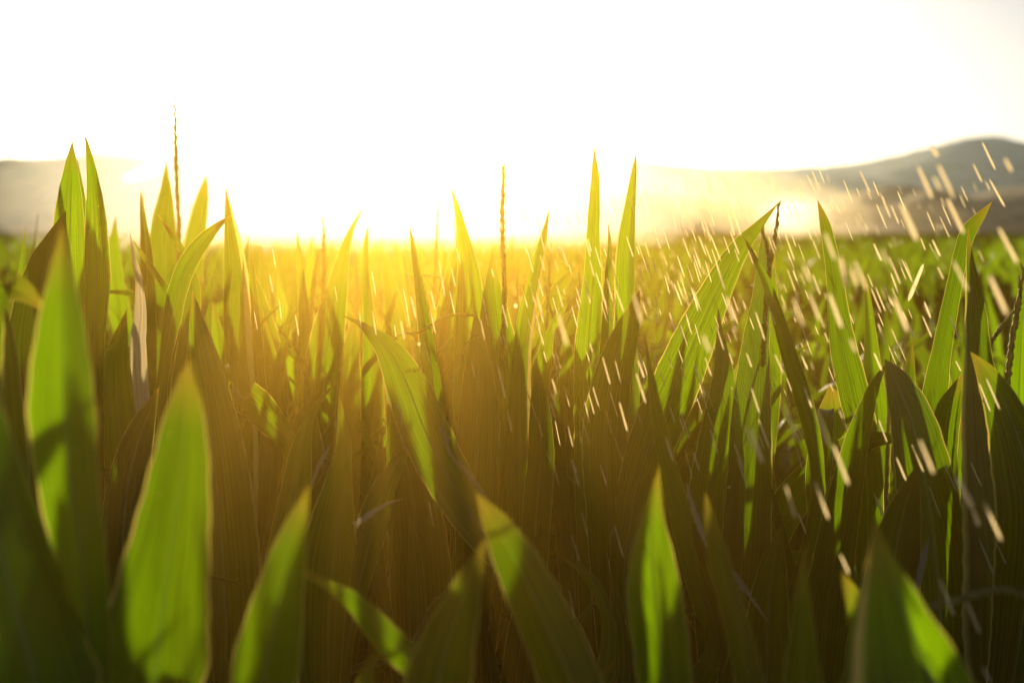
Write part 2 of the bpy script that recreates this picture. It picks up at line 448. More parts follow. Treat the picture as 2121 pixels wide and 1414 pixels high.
# ---- right of centre
hero_plant(1300, 1.9, 'corn plant with a very broad striped green blade leaning steeply to the right', [
    ([(1613,420,0),(1576,462,18),(1531,515,42),(1490,590,62),(1448,680,84),(1410,770,98),(1372,860,102),(1336,960,94),(1308,1060,76),(1292,1180,60)], D_(tl=0.25, tr=0.15, mid=0.05, d=(2.0,1.9), ruffle=0.10)),
    ([(1335,690,0),(1345,760,11),(1362,860,26),(1385,970,38),(1410,1070,48),(1440,1180,54),(1480,1330,60)], D_(d=(1.72,1.7), tl=2.2, tr=-1.2)),
])
hero_plant(1490, 1.9, 'corn plant with crossing dark blades and a beaded tassel over the striped blade tip', [
    ([(1536,480,0),(1560,530,12),(1585,580,20),(1606,640,26),(1630,720,34),(1655,800,38),(1678,880,36),(1692,960,30),(1690,1060,30)], D_(d=(1.95,1.75), tl=2.4, tr=0.3, mid=.2)),
    ([(1583,461,0),(1580,520,15),(1578,620,38),(1568,720,60),(1560,850,82),(1555,1000,96),(1545,1180,104)], D_(d=(2.05,1.85), tl=-2.4, tr=2.6, mid=-0.2)),
    ([(1487,634,0),(1492,700,18),(1498,780,46),(1490,900,82),(1475,1050,100)], D_(d=1.85, tl=-2.6, tr=2.2)),
    ([(1475,925,0),(1462,1000,46),(1468,1080,62),(1478,1180,58)], D_(d=1.95, tl=.3, tr=.2)),
    ([(1605,520,0),(1600,600,20),(1600,700,32),(1595,820,44)], D_(d=2.2)),
], [([(1613,421,1.97),(1608,470,1.97),(1600,520,1.97),(1590,580,1.97),(1580,760,1.95)], 4.6, 22), ([(1576,470,1.99),(1586,500,1.99),(1592,540,1.98),(1594,640,1.97)], 4.0, 14)])
hero_plant(1790, 1.95, 'corn plant with one sharp striped blade leaning left in front of the open field', [
    ([(1693,413,0),(1708,462,21),(1720,519,29),(1729,575,35),(1737,650,44),(1748,725,56),(1768,810,64),(1788,900,62),(1800,1020,60)], D_(tl=0.4, tr=0.2, mid=-0.1)),
    ([(1792,569,0),(1797,620,14),(1803,690,24),(1808,770,38),(1818,880,54)], D_(d=2.3, tl=1.5, tr=0.2)),
    ([(1720,800,8),(1727,845,58),(1722,915,68),(1708,990,52),(1700,1080,50)], D_(d=2.1, tl=.3, tr=.1)),
])
hero_plant(1700, 1.78, 'corn plant with paired brown-green blades that meet in a steep arch at the right', [
    ([(1838,750,0),(1812,800,22),(1785,880,42),(1765,960,58),(1745,1060,74),(1725,1180,88),(1708,1320,110)], D_(tl=-1.8, tr=1.6, d=(1.8,1.7))),
    ([(1677,1117,0),(1686,1040,32),(1696,968,54),(1706,900,40),(1712,850,30,1.95),(1700,1000,30,2.1)], D_(d=(1.85,1.9), tl=.2, tr=.1, to_stalk=False)),
    ([(1541,1117,0),(1556,1075,19),(1567,1030,28),(1574,985,24),(1580,930,24,2.1),(1600,1050,30,2.2)], D_(d=(1.95,2.0), tl=.2, tr=.1, to_stalk=False)),
])
hero_plant(1960, 1.72, 'corn plant with a broad near-black arching blade below the tall right-hand pair', [
    ([(1832,743,0),(1856,790,52),(1888,870,92),(1913,980,118),(1933,1100,134),(1950,1300,150)], D_(tl=-1.6, tr=1.8)),
    ([(2003,764,0),(1985,802,26),(1965,850,52),(1950,930,66),(1945,1050,80)], D_(d=1.9, tl=-2.4, tr=2.2)),
    ([(1900,960,0),(1872,1060,70),(1850,1180,110),(1845,1330,130)], D_(d=1.65, tl=-2.2, tr=2.)),
    ([(1926,1106,0),(1912,1160,13),(1898,1225,9),(1890,1300,12)], D_(d=1.55, mat=DRY, name='dry_leaf')),
])
hero_plant(1935, 1.92, 'corn plant with a blade kinked near its tip above the green field at the right', [
    ([(2055,417,0),(2030,450,19),(2006,480,31),(1992,520,30),(1980,575,30),(1965,650,35),(1950,730,40),(1938,810,52),(1930,920,60),(1930,1060,70)], D_(tl=-2.2, tr=0.1, mid=.05)),
    ([(1994,862,0),(1986,920,24),(1984,990,16),(1980,1060,14)], D_(d=2.1)),
    ([(1890,700,0),(1884,780,24),(1880,880,40),(1890,1000,50)], D_(d=2.2, tl=.8)),
])
hero_plant(2060, 1.85, 'corn plant with a stiff dark spear blade, thin green stripe down its right edge', [
    ([(2005,470,0),(2009,537,16),(2014,575,27),(2021,650,43),(2026,730,54),(2036,850,86),(2055,1000,122),(2075,1200,150)], D_(tl=-2.3, tr=0.3, mid=.4)),
    ([(2010,728,0),(2040,772,42),(2075,842,78),(2105,930,112),(2130,1060,130)], D_(d=1.7, tl=-.9, tr=.2, mid=.2)),
    ([(2126,540,0),(2119,640,24),(2112,760,48),(2106,900,60)], D_(d=2.2)),
], [([(2121,552,1.95),(2109,631,1.95),(2093,730,1.95),(2085,830,1.95),(2080,980,1.95)], 6.0, 22), ([(2100,644,1.95),(2082,668,1.95),(2056,704,1.95),(2045,740,1.95)], 4.5, 12)])
# ---- centre foreground, sharp
hero_plant(585, 1.75, 'corn plant with a long green-gold blade curling to a hooked tip low left of centre', [
    ([(702,789,0),(666,825,10),(640,870,20),(624,930,44),(615,1000,60),(604,1080,76),(588,1180,84),(570,1320,84)], D_(d=1.8, tl=.8, tr=.5)),
])
hero_plant(690, 1.68, 'corn plant with a wide wavy dark olive blade behind the blurred crossing leaf', [
    ([(700,798,0),(706,860,14),(711,920,32),(700,1000,60),(688,1070,92),(678,1150,120),(668,1270,112),(668,1400,98)], D_(tl=-1.6, tr=1.2, mid=.3)),
    ([(863,896,0),(832,945,23),(800,1000,48),(776,1070,64),(760,1140,54),(742,1220,40),(724,1310,24)], D_(d=(1.78,1.66), tl=.5, tr=.6)),
    ([(840,1031,0),(800,1044,8),(765,1066,15),(733,1088,18)], D_(d=1.64, mat=DRY, name='torn_flap', to_stalk=False, jag=0.5, ruffle=.2)),
    ([(688,915,0),(668,950,10),(652,985,8),(645,1010,3)], D_(d=1.64, mat=DRY, name='torn_flap', to_stalk=False, jag=0.4)),
])
hero_plant(870, 1.9, 'corn plant with a narrow dull green tip in the dark gap below the centre', [
    ([(849,1054,0),(855,1110,19),(862,1170,28),(866,1260,36)], D_(tl=.6)),
    ([(791,904,0),(787,950,19),(780,1000,28),(775,1100,34)], D_(d=2.1, tl=.2)),
    ([(800,830,0),(840,950,80),(860,1080,120),(870,1250,130)], D_(d=2.0, tl=2.2, tr=-2.2)),
    ([(915,640,0),(918,730,26),(918,830,26),(905,960,30)], D_(d=2.3)),
], [([(843,1352,1.6),(868,1300,1.6),(898,1247,1.6),(925,1224,1.6),(950,1212,1.6)], 2.2, 8)])
hero_plant(1230, 1.65, 'corn plant with a long dark blade sweeping down right, torn pale along its edge', [
    ([(708,652,0),(758,678,18),(805,722,52),(845,800,88),(880,890,102),(930,990,98),(990,1085,84),(1060,1165,76),(1140,1260,74),(1200,1370,66)], D_(d=(1.78,1.6), tl=-1.2, tr=1.)),
    ([(913,866,2),(922,905,12),(937,945,9),(962,972,11),(988,1003,12),(1010,1032,3)], D_(d=1.62, mat=DRY, name='torn_flap', to_stalk=False, jag=.5, ruffle=.2)),
    ([(1157,1150,0),(1200,1175,16),(1240,1225,24),(1262,1300,28),(1250,1420,40)], D_(d=1.55, tl=1., tr=.8)),
    ([(1262,1180,0),(1280,1260,22),(1290,1320,18),(1292,1400,26)], D_(d=1.7)),
    ([(1275,1370,0),(1250,1392,14),(1225,1420,26),(1215,1470,34)], D_(d=1.35)),
])
hero_plant(1480, 1.62, 'corn plant with pale dried strips hanging on dark blades low right of centre', [
    ([(1422,1000,2),(1432,1040,10),(1447,1085,14),(1464,1133,3)], D_(d=1.6, mat=DRY, name='torn_flap', to_stalk=False, jag=.3)),
    ([(1498,1155,2),(1515,1185,16),(1540,1215,14),(1565,1250,8),(1590,1285,2)], D_(d=1.6, mat=DRY, name='torn_flap', to_stalk=False, jag=.4)),
    ([(1430,1010,0),(1450,1100,34),(1490,1200,60),(1530,1320,80)], D_(d=1.68, tl=1.1, tr=.9)),
    ([(1620,1080,0),(1600,1180,60),(1590,1290,90),(1585,1420,100)], D_(d=1.68, tl=-1.3, tr=-1.)),
])
# ---- blurred, close to the lens
hero_plant(175, 1.02, 'big blurred bright green blade close up at the left, below the two tall tips', [
    ([(128,468,0),(128,560,46),(126,700,104),(128,850,138),(142,1000,124),(165,1150,110),(180,1400,100)], D_(tl=0.15, tr=1.3, mid=0.1)),
])
hero_plant(20, 0.92, 'huge blurred near-black blade filling the bottom left corner', [
    ([(-92,640,0),(-60,850,120),(-20,1050,180),(30,1250,228),(80,1450,250)], D_(tl=-2.4, tr=2.4)),
    ([(100,652,0),(62,612,36),(20,592,70),(-40,640,110),(-60,800,120)], D_(d=1.25, tl=-.6, tr=-.8)),
    ([(-20,560,0),(4,700,50),(12,850,70),(20,1000,80)], D_(d=1.5, tl=.3, tr=.3)),
])
hero_plant(310, 1.06, 'large blurred blade close up, glowing lime at its tip and dark below', [
    ([(391,742,0),(383,850,74),(375,950,114),(356,1100,157),(332,1250,200),(316,1400,228)], D_(tl=0.5, tr=0.3, mid=0.05)),
])
hero_plant(540, 1.05, 'blurred leaning green blade at the bottom edge, right of the lime one', [
    ([(641,1000,0),(606,1120,60),(576,1250,106),(548,1400,142)], D_(tl=0.9, tr=0.4)),
    ([(603,1168,0),(640,1187,14),(670,1206,18),(738,1250,40),(800,1320,60),(860,1375,64),(930,1450,66)], D_(d=1.15, tl=.9, tr=.6)),
    ([(780,1330,0),(760,1400,30),(740,1480,44)], D_(d=1.15)),
])
hero_plant(900, 1.05, 'blurred olive blade pointing up to the right at the bottom centre', [
    ([(1006,1116,0),(976,1190,46),(950,1270,84),(925,1340,116),(905,1430,140)], D_(tl=0.6, tr=0.7)),
])
hero_plant(1190, 1.12, 'blurred green blade leaning left at the bottom, just right of the olive one', [
    ([(985,1018,0),(1030,1090,56),(1088,1200,102),(1145,1320,118),(1190,1440,126)], D_(tl=0.8, tr=0.9)),
])
hero_plant(1385, 1.22, 'slightly blurred lime blade standing upright at the bottom, brightest low leaf', [
    ([(1366,963,0),(1352,1070,47),(1352,1170,97),(1358,1250,117),(1370,1350,118),(1378,1430,112)], D_(tl=0.1, tr=0.15)),
])
hero_plant(1560, 1.22, 'blurred dull green strap leaf slanting down to the right at the bottom', [
    ([(1460,1018,0),(1475,1090,28),(1495,1180,46),(1525,1290,52),(1555,1430,58)], D_(tl=0.8, tr=.9)),
])
hero_plant(1680, 1.1, 'thin blurred upright tip at the bottom beside the dark corner blades', [
    ([(1665,1120,0),(1663,1200,22),(1662,1300,46),(1662,1430,78)], D_(tl=0.9, tr=.5)),
    ([(1742,1180,0),(1757,1215,25),(1775,1260,42),(1790,1340,62)], D_(d=1.15)),
])
hero_plant(1880, 1.0, 'wide blurred dark blade at the bottom right with one green lit edge', [
    ([(1810,1076,0),(1822,1160,62),(1840,1260,144),(1860,1350,214),(1885,1450,264)], D_(tl=-1.3, tr=.3, mid=.5)),
], [([(2140,1234,1.2),(2074,1222,1.2),(2040,1226,1.2),(1996,1238,1.2),(1914,1268,1.2),(1895,1400,1.15)], 7.0, 18)])


# ------------------------------------------------------------------ generic plants for the rows behind and the gaps between
def blade_arrays(length, width, az, start, up, droop, twist, r, n=12, m=5, fold=0.3):
    """A corn leaf in plant space: leaves the stalk at height start, rises at angle up (rad from vertical) and droops."""
    v = np.linspace(0, 1, n)
    ang = up + droop*v**1.8
    dl = length/(n - 1)
    rad = np.concatenate([[0], np.cumsum(np.sin(ang[:-1])*dl)])
    z = start + np.concatenate([[0], np.cumsum(np.cos(ang[:-1])*dl)])
    sway = r.uniform(-.12, .12)*v**2*length
    ca, sa = math.cos(az), math.sin(az)
    cen = np.stack([rad*ca - sway*sa, rad*sa + sway*ca, z], 1)
    wd = width*np.minimum(1, 0.45 + v*2.2)*(1 - v**2.6)**0.85 + 0.0015
    T = np.gradient(cen, axis=0); T /= np.linalg.norm(T, axis=1)[:, None]
    side = np.array([-sa, ca, 0.0])[None, :].repeat(n, 0)
    nn = np.cross(side, T)
    th = twist*v
    S = side*np.cos(th)[:, None] + nn*np.sin(th)[:, None]
    N = np.cross(T, S)
    s = np.linspace(-1, 1, m)
    ph = r.uniform(0, 6.28, 2)
    wv = np.where(s[None, :] < 0, np.sin(v*19 + ph[0])[:, None], np.sin(v*22 + ph[1])[:, None])*(np.abs(s)**2)[None, :]*0.14
    off = fold*np.abs(s)[None, :] + wv
    pos = cen[:, None, :] + S[:, None, :]*(s[None, :]*wd[:, None]/2)[..., None] + N[:, None, :]*(off*wd[:, None]/2)[..., None]
    uv = np.stack(np.broadcast_arrays((s*0.5 + 0.5)[None, :], (v*length*3)[:, None]), -1)
    return pos.reshape(-1, 3), grid_faces(n, m), uv.reshape(-1, 2)


def proto_plant(k, top=1.62, nl=7, arch=0.0, tassel=False):
    r = np.random.default_rng(500 + k)
    e = empty('corn_plant', (0, 0, 0))
    whorl = top - 0.52
    stalk_part(e, whorl + 0.06, (0, 0), 0.012)
    az = r.uniform(0, 6.28)
    for i in range(nl):
        t = i/(nl - 1)                                    # 0 = lowest
        a = az + i*math.pi + r.normal(0, 0.45)
        st = whorl - (1 - t)*0.40
        ln = (0.62 if t > 0.6 else 0.70)*r.uniform(0.8, 1.05)
        if t > 0.6: ln = min(ln, (top - st)*(r.uniform(0.92, 1.06) if t > 0.95 else r.uniform(0.62, 0.90)))
        up = 0.10 + 0.42*(1 - t) + r.uniform(-.05, .10)
        dr = (0.15 + 1.7*(1 - t) + arch*r.uniform(0.4, 1.3))*r.uniform(0.5, 1.2)
        if arch: ln *= 1.15; up += 0.12
        V, f, uv = blade_arrays(ln, r.uniform(0.040, 0.080), a, st, up, dr, r.uniform(-1.3, 1.3), r, n=16, m=7, fold=r.uniform(0.15, 0.5))
        mesh_obj('leaf', V, f, LEAF_FIELD, e, uv)
    if tassel:
        p3 = [(0.01, 0, top + 0.06), (0, 0.005, top - 0.15), (0, 0, whorl)]
        V, f = bead_tube(p3, 0.0032, 22, k)
        mesh_obj('tassel', V, f, TASSEL, e)
        for q in range(3):
            a = r.uniform(0, 6.28)
            p3 = [(0.07*math.cos(a), 0.07*math.sin(a), top - 0.04), (0.03*math.cos(a), 0.03*math.sin(a), top - 0.10), (0, 0, top - 0.22)]
            V, f = bead_tube(p3, 0.0022, 14, k + q)
            mesh_obj('tassel', V, f, TASSEL, e)
    return e


def copy_plant(src):
    c = src.copy(); COL.objects.link(c)
    for ch in src.children:
        q = ch.copy(); COL.objects.link(q); q.parent = c
    return c


protos = [proto_plant(k, top=1.62, nl=6 + k % 2, tassel=(k % 4 == 3)) for k in range(9)]
protos += [proto_plant(k, top=1.70, nl=7, arch=1.5) for k in range(9, 14)]
used = set()


def put(k, x, y, zs, rz, label, group):
    src = protos[k]
    o = src if k not in used else copy_plant(src)
    used.add(k)
    o.location = (x, y, 0); o.rotation_euler = (rng.normal(0, .03), rng.normal(0, .03), rz)
    s = zs/1.62
    o.scale = (s, s, s)
    tag(o, label, 'corn plant', group)


# low plants in the shade between the sharp front leaves: tips stay under the traced ones
gap_n = 0
for d in (1.5, 1.85, 2.25):
    xs = np.arange(-0.42*d, 0.43*d, 0.20 if d < 2 else 0.30)
    for x in xs + rng.uniform(-.06, .06, len(xs)):
        px = CX + x/d*F
        drop = {1.5: 0.43, 1.85: 0.33, 2.25: 0.20}[d] + rng.uniform(0, .07)
        put(int(rng.integers(0, 9)) if rng.random() < .5 else int(rng.integers(9, 14)), x, d + rng.uniform(-.1, .1), CZ - drop, rng.uniform(0, 6.28),
            'low shaded corn plant filling the gap between the sharp front leaves', 'low corn plants in the shade between the front plants')
        gap_n += 1
for px in np.arange(470, 1330, 44):
    put(int(rng.integers(0, 9)), (px + rng.uniform(-12, 12) - CX)/F*2.42, 2.42 + rng.uniform(-.06, .06), CZ - 0.02 - 0.11*rng.random(), rng.uniform(0, 6.28),
        'soft focus corn plant in the rows behind the sharp front leaves', 'blurred corn plants in the rows behind')
# the rows behind
row_n = 0
d = 2.5
while d < 8.2 and row_n < 195:
    step = (0.15 if d < 3.6 else 0.17) + 0.012*d
    xs = np.arange(-0.42*d - .1, 0.42*d + .1, step)
    for x in xs + rng.uniform(-.07, .07, len(xs)):
        px = CX + x/d*F
        right = np.clip((px - 1350)/300, 0, 1)
        top = CZ + 0.03 - 0.13*rng.random() - right*0.15
        if d > 4.5: top = min(top, CZ - 0.06)
        put(int(rng.integers(0, 9)) if rng.random() < .92 else int(rng.integers(9, 14)), x, d + rng.uniform(-.15, .15), top, rng.uniform(0, 6.28),
            'soft focus corn plant in the rows behind the sharp front leaves', 'blurred corn plants in the rows behind')
        row_n += 1
    d += 0.30 + 0.07*d
print('gap', gap_n, 'rows', row_n, d)

# the rest of the crop, too many to count: one object out to the foot of the hills
VV, FF, UU = [], [], []
off = 0
r = np.random.default_rng(8)
d = 7.4
while d < 60:
    step = 0.24*(d/9.3)**0.8
    for x in np.arange(-0.46*d, 0.46*d, step):
        xx = x + r.uniform(-.5, .5)*step; yy = d + r.uniform(-.5, .5)*0.6
        for q in range(5):
            top = CZ - 0.10 - 0.16*r.random()
            ln = r.uniform(.45, .65)
            V, f, uv = blade_arrays(ln, r.uniform(.06, .085)*(d/9.3)**0.5, r.uniform(0, 6.28), top - ln*0.93, r.uniform(.05, .35), r.uniform(.1, 1.0), r.uniform(-1, 1), r, n=6, m=3)
            V = V + np.array([xx, yy, 0])
            VV.append(V); FF.append(f + off); UU.append(uv); off += len(V)
    d += 0.55*(d/9.3)**1.1
# closed canopy below those blades and on to the field's far edge
ys = np.concatenate([np.linspace(7.2, 60, 74), np.geomspace(61, 420, 60)])
ts = np.linspace(-1, 1, 220)
g = np.zeros((len(ys), len(ts), 3))
g[..., 1] = ys[:, None]; g[..., 0] = ts[None, :]*(ys[:, None]*0.62 + 2)
g[..., 2] = 1.38 + 0.16*np.clip(ys[:, None]/60, 0, 1) + r.normal(0, 0.05, g.shape[:2])
canopy = (g.reshape(-1, 3), grid_faces(len(ys), len(ts)) + off)
ncrop = sum(len(f) for f in FF)
VV.append(canopy[0]); FF.append(canopy[1])
UU.append(np.stack(np.broadcast_arrays(ts[None, :]*40, ys[:, None]), -1).reshape(-1, 2))
crop = mesh_obj('corn_field', np.concatenate(VV), np.concatenate(FF), LEAF_FIELD, None, np.concatenate(UU))
crop.data.materials.append(CANOPY)
mi = np.zeros(len(crop.data.polygons), dtype=np.int32); mi[ncrop:] = 1
crop.data.polygons.foreach_set('material_index', mi)
tag(crop, 'green corn crop running back to the foot of the hills', 'corn field', kind='stuff')

# ------------------------------------------------------------------ ground and hills
gv = [(-900, -40, 0), (900, -40, 0), (900, 2900, 0), (-900, 2900, 0)]
ground = mesh_obj('ground', gv, [(0, 1, 2, 3)], SOIL, None, smooth=False)
tag(ground, 'dark bare soil under the corn', kind='structure')


def ridge(name, prof, D, depth, mat, label, rough):
    r = np.random.default_rng(int(D))
    xs = np.linspace(prof[0][0], prof[-1][0], 300)
    py = np.interp(xs, [p[0] for p in prof], [p[1] for p in prof])
    ker = np.hanning(13); ker /= ker.sum()
    py = np.convolve(np.pad(py, 6, mode='edge'), ker, 'valid')
    hz = (HY - py)/F*D + CZ
    t = np.concatenate([np.linspace(-1, 0, 22), np.linspace(0, 1, 10)[1:]])
    pr = np.where(t < 0, (np.cos(t*math.pi)*0.5 + 0.5)*0.6 + (1 + t)*0.4, np.cos(t*math.pi)*0.5 + 0.5)
    g = np.zeros((len(t), len(xs), 3))
    yy = D + t*depth
    X = (xs - CX)/F*D
    g[..., 0] = X[None, :]; g[..., 1] = yy[:, None]
    a = rough*(np.sin(X/depth*9 + 1)[None, :]*np.sin(t*7 + 2)[:, None] + 0.6*np.sin(X/depth*23)[None, :]*np.sin(t*15)[:, None])
    g[..., 2] = hz[None, :]*pr[:, None]*(1 + a*(pr*(1 - pr))[:, None]*4) + r.normal(0, rough*0.02, g.shape[:2])*hz.max()*pr[:, None]
    g[..., 2] -= 0.5*(1 - pr)[:, None]
    o = mesh_obj(name, g.reshape(-1, 3), grid_faces(len(t), len(xs)), mat)
    return tag(o, label, kind='structure')


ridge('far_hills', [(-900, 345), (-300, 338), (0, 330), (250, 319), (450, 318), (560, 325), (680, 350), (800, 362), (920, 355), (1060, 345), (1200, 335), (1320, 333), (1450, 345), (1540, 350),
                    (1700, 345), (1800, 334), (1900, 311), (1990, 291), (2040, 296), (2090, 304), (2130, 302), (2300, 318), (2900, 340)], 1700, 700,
      hill_mat('far_hill_hazed', (0.09, 0.145, 0.16), (0.06, 0.10, 0.11), 0.004), 'long hazy ridge of hills on the horizon', 0.25)  # bluish tint of the distant haze mixed into the hill colour
ridge('near_hills', [(-700, 345), (-200, 338), (0, 335), (100, 331), (240, 323), (330, 332), (450, 352), (600, 385), (800, 420), (1000, 430), (1200, 415), (1320, 402), (1400, 398), (1500, 418), (1560, 436), (1700, 430), (1780, 402),
                     (1840, 378), (1900, 384), (1960, 408), (2000, 416), (2060, 396), (2130, 384), (2300, 372), (2700, 390)], 620, 150,
      hill_mat('near_hill_grass', (0.34, 0.21, 0.075), (0.20, 0.125, 0.045), 0.012), 'low tan hills beyond the field', 0.3)

# ------------------------------------------------------------------ falling water from the sprinkler
def drop_mesh(length, rad):
    n, sd = 18, 8
    t = np.linspace(0, 1, n)
    rr = rad*(1.02 - np.abs(2*t - 1)**7)*(0.75 + 0.3*t)
    path = np.stack([np.zeros(n), np.zeros(n), -t*length], 1)
    return tube(path, rr, sd)


drop_protos = []
for ln, rd in ((1.0, 0.030), (1.0, 0.042), (1.0, 0.06)):
    V, f = drop_mesh(ln, rd)
    drop_protos.append(mesh_obj('water_drop', V, f, WATER))
drop_used = set()
n_drop = 0


def drop(x0, y0, x1, y1, d, wpx, label, group='solid streaks standing in for leaf glints'):
    global n_drop
    a, b = P(x0, y0, d), P(x1, y1, d + 0.004*rng.normal())
    L = np.linalg.norm(b - a); rel = (wpx/2/F*d)/L
    k = int(np.argmin([abs(rel - q) for q in (0.030, 0.042, 0.06)]))
    src = drop_protos[k]
    o = src if k not in drop_used else src.copy()
    if k in drop_used: COL.objects.link(o)
    drop_used.add(k)
    dirv = Vector(b - a).normalized()
    q = Vector((0, 0, -1)).rotation_difference(dirv)
    o.rotation_mode = 'QUATERNION'; o.rotation_quaternion = q
    o.location = Vector(a)
    sx = (wpx/2/F*d)/(0.030, 0.042, 0.06)[k]
    o.scale = (sx, sx, L)
    tag(o, label, 'water drop', group)
    n_drop += 1


def zoomed(ox, oy, k, rows):
    return [(ox + a*k, oy + b*k, ox + c*k, oy + e*k, w*k) for a, b, c, e, w in rows]


TRACED = zoomed(1590, 200, .3747, [
    (1185,250,1260,408,14),(1225,455,1312,612,14),(940,372,1035,570,25),(828,380,912,570,24),(990,560,1085,760,28),(735,590,828,800,38),(510,410,568,535,10),
    (418,458,470,590,8),(620,528,680,672,10),(600,592,660,733,9),(682,600,726,706,10),(880,635,925,745,9),(950,660,1006,780,7),(1275,722,1382,925,28),
    (1225,985,1325,1210,36),(1025,905,1108,1075,18),(910,790,955,885,14),(845,780,872,850,9),(480,905,550,1072,20),(675,893,735,1038,12),(740,895,800,1028,9),
    (585,810,630,910,15),(635,840,662,920,18),(340,1085,410,1282,28),(140,1110,205,1282,18),(225,1075,290,1240,20),(138,955,184,1075,12),(248,980,292,1098,10),
    (248,788,290,898,8),(315,750,375,910,22),(570,1055,628,1195,10),(595,1050,652,1188,10),(640,1035,690,1155,11),(695,1105,775,1300,30),(745,1185,818,1342,16),
    (680,972,725,1095,12),(855,1210,908,1332,10),(940,940,972,1010,12),(608,1250,655,1370,12),(1005,1210,1068,1362,12),(865,1130,902,1225,14),(460,950,495,1045,25),
    (455,1340,490,1414,18),(195,1285,228,1380,8),(1135,370,1185,475,12),(905,280,940,330,30),(215,430,265,535,8),(245,410,293,525,11),(275,380,315,480,7),
    (0,410,42,530,8),(165,495,200,590,7),(425,360,435,388,8),(130,755,156,830,7),(95,755,150,910,9),(195,930,235,1020,20),(400,880,440,1060,30),(780,970,835,1105,7),
    (1310,340,1350,415,22),(915,440,955,515,18)])
TRACED += zoomed(1590, 730, .4836, [
    (72,222,130,385,16),(205,240,268,405,18),(280,392,348,568,20),(200,548,262,715,16),(75,562,122,715,14),(690,568,742,708,10),(808,528,880,670,36),(878,668,905,740,20),
    (925,635,1003,808,18),(905,795,970,955,10),(905,128,955,255,8),(935,108,995,245,10),(650,370,712,520,18),(455,600,512,752,10),(735,965,800,1130,16),(855,1065,910,1205,14),
    (475,285,512,385,7),(360,250,380,292,8),(122,400,148,498,6),(155,145,190,238,10),(30,5,70,95,8),(455,0,490,80,12),(805,35,828,80,7),(510,605,548,720,5),(310,860,350,950,14),
    (140,0,172,75,10),(255,65,285,140,6),(920,1340,955,1414,16)])
TRACED += zoomed(1060, 730, .4836, [
    (388,15,422,138,8),(342,0,365,72,6),(348,142,380,250,6),(328,170,354,266,6),(312,208,334,304,6),(402,243,428,352,6),(422,170,456,282,5),(460,208,496,340,10),(442,30,468,135,5),
    (185,288,208,400,5),(178,470,202,570,5),(148,425,165,470,6),(298,673,326,792,5),(440,738,478,878,9),(470,1070,490,1165,4),(440,358,472,465,5),(802,130,838,245,7),(848,322,882,432,8),
    (1025,148,1062,262,8),(1005,0,1028,65,8),(930,0,948,50,6),(1018,320,1075,475,22),(965,448,1005,570,8),(995,305,1030,415,8),(740,410,775,545,5),(665,555,700,670,7),(660,360,692,468,12),
    (665,0,688,70,7),(722,250,762,368,7),(778,35,830,190,9),(240,312,262,405,6),(288,330,300,395,5),(318,335,332,390,5),(172,110,195,190,8),(540,30,568,110,10),(532,85,575,220,10),
    (405,850,430,975,5),(245,1010,270,1140,8),(175,0,195,75,6),(255,455,278,515,10)])
TRACED += zoomed(1060, 200, .3749, [
    (395,745,436,888,10),(395,990,436,1145,12),(460,828,494,948,8),(430,900,456,995,6),(485,1022,522,1165,10),(515,1120,530,1210,5),(572,1058,620,1195,10),(562,955,595,1070,6),(525,1000,558,1130,6),
    (645,548,680,658,7),(632,768,672,890,9),(672,1090,718,1255,18),(255,1190,305,1380,20),(160,765,182,855,6),(98,1018,122,1138,5),(330,1155,364,1278,8),(248,820,278,920,7),(278,840,310,940,8),
    (135,1080,178,1230,8),(145,1265,178,1375,8),(235,1275,268,1385,8),(430,1360,448,1414,8),(1130,920,1178,1070,12),(1205,740,1258,875,10),(990,1050,1030,1190,7),(965,1220,995,1315,7),(1010,1250,1048,1388,7),
    (1058,1315,1095,1414,20),(1130,1265,1172,1400,7),(1345,1185,1400,1350,12),(1280,1345,1305,1414,8),(1180,1100,1235,1240,22),(945,565,1000,745,20),(1082,595,1122,720,9),(1035,610,1105,800,7),(1110,790,1155,910,7),
    (1065,815,1108,925,7),(1030,765,1075,880,7),(992,785,1045,940,8),(945,780,985,890,8),(1005,910,1040,1030,7),(1068,905,1104,1030,6),(1170,770,1205,870,7),(1235,385,1285,530,6),(1305,400,1345,530,6),
    (1345,385,1390,510,6),(1165,430,1215,555,12),(1070,420,1110,550,14),(785,1160,820,1265,14),(735,1100,768,1210,9),(795,1095,825,1210,9),(845,985,872,1090,9),(870,1190,905,1300,12),(910,1010,950,1120,8),
    (770,880,805,980,8),(742,900,772,1000,7),(920,1255,950,1340,10),(690,480,730,640,5),(755,580,785,650,5),(1190,615,1230,770,16),(1220,620,1268,770,14)])
TRACED += zoomed(530, 200, .3749, [
    (218,1205,238,1322,8),(92,840,110,950,5),(75,980,95,1085,6),(128,1115,142,1235,5),(640,960,662,1095,9),(645,1185,665,1320,5),(570,1185,586,1300,5),(435,1045,452,1140,7),(812,1055,840,1190,6),
    (855,1100,885,1225,10),(800,1235,820,1340,11),(965,1070,992,1180,10),(965,1185,992,1310,8),(1010,900,1045,1110,6),(1070,1070,1100,1205,8),(1078,940,1102,1050,7),(1255,1110,1285,1270,9),(1360,1145,1392,1278,7),
    (1240,1225,1266,1350,8),(830,1150,850,1270,6),(765,1260,775,1330,8),(1355,690,1362,745,6)])
TRACED += zoomed(530, 730, .4836, [(1035,50,1068,195,12),(1078,245,1095,340,7),(608,210,630,320,7),(740,635,762,750,6),(920,30,945,130,6)])
# fine spray between the traced drops
rd = np.random.default_rng(5)
for _ in range(62):
    x = rd.uniform(1080, 1720); y = rd.uniform(400, 860)
    L = rd.uniform(28, 58); a = R(11 + (x - 600)/1400*13)
    TRACED.append((x, y, x + L*math.sin(a), y + L*math.cos(a), rd.uniform(1.8, 3.2)))

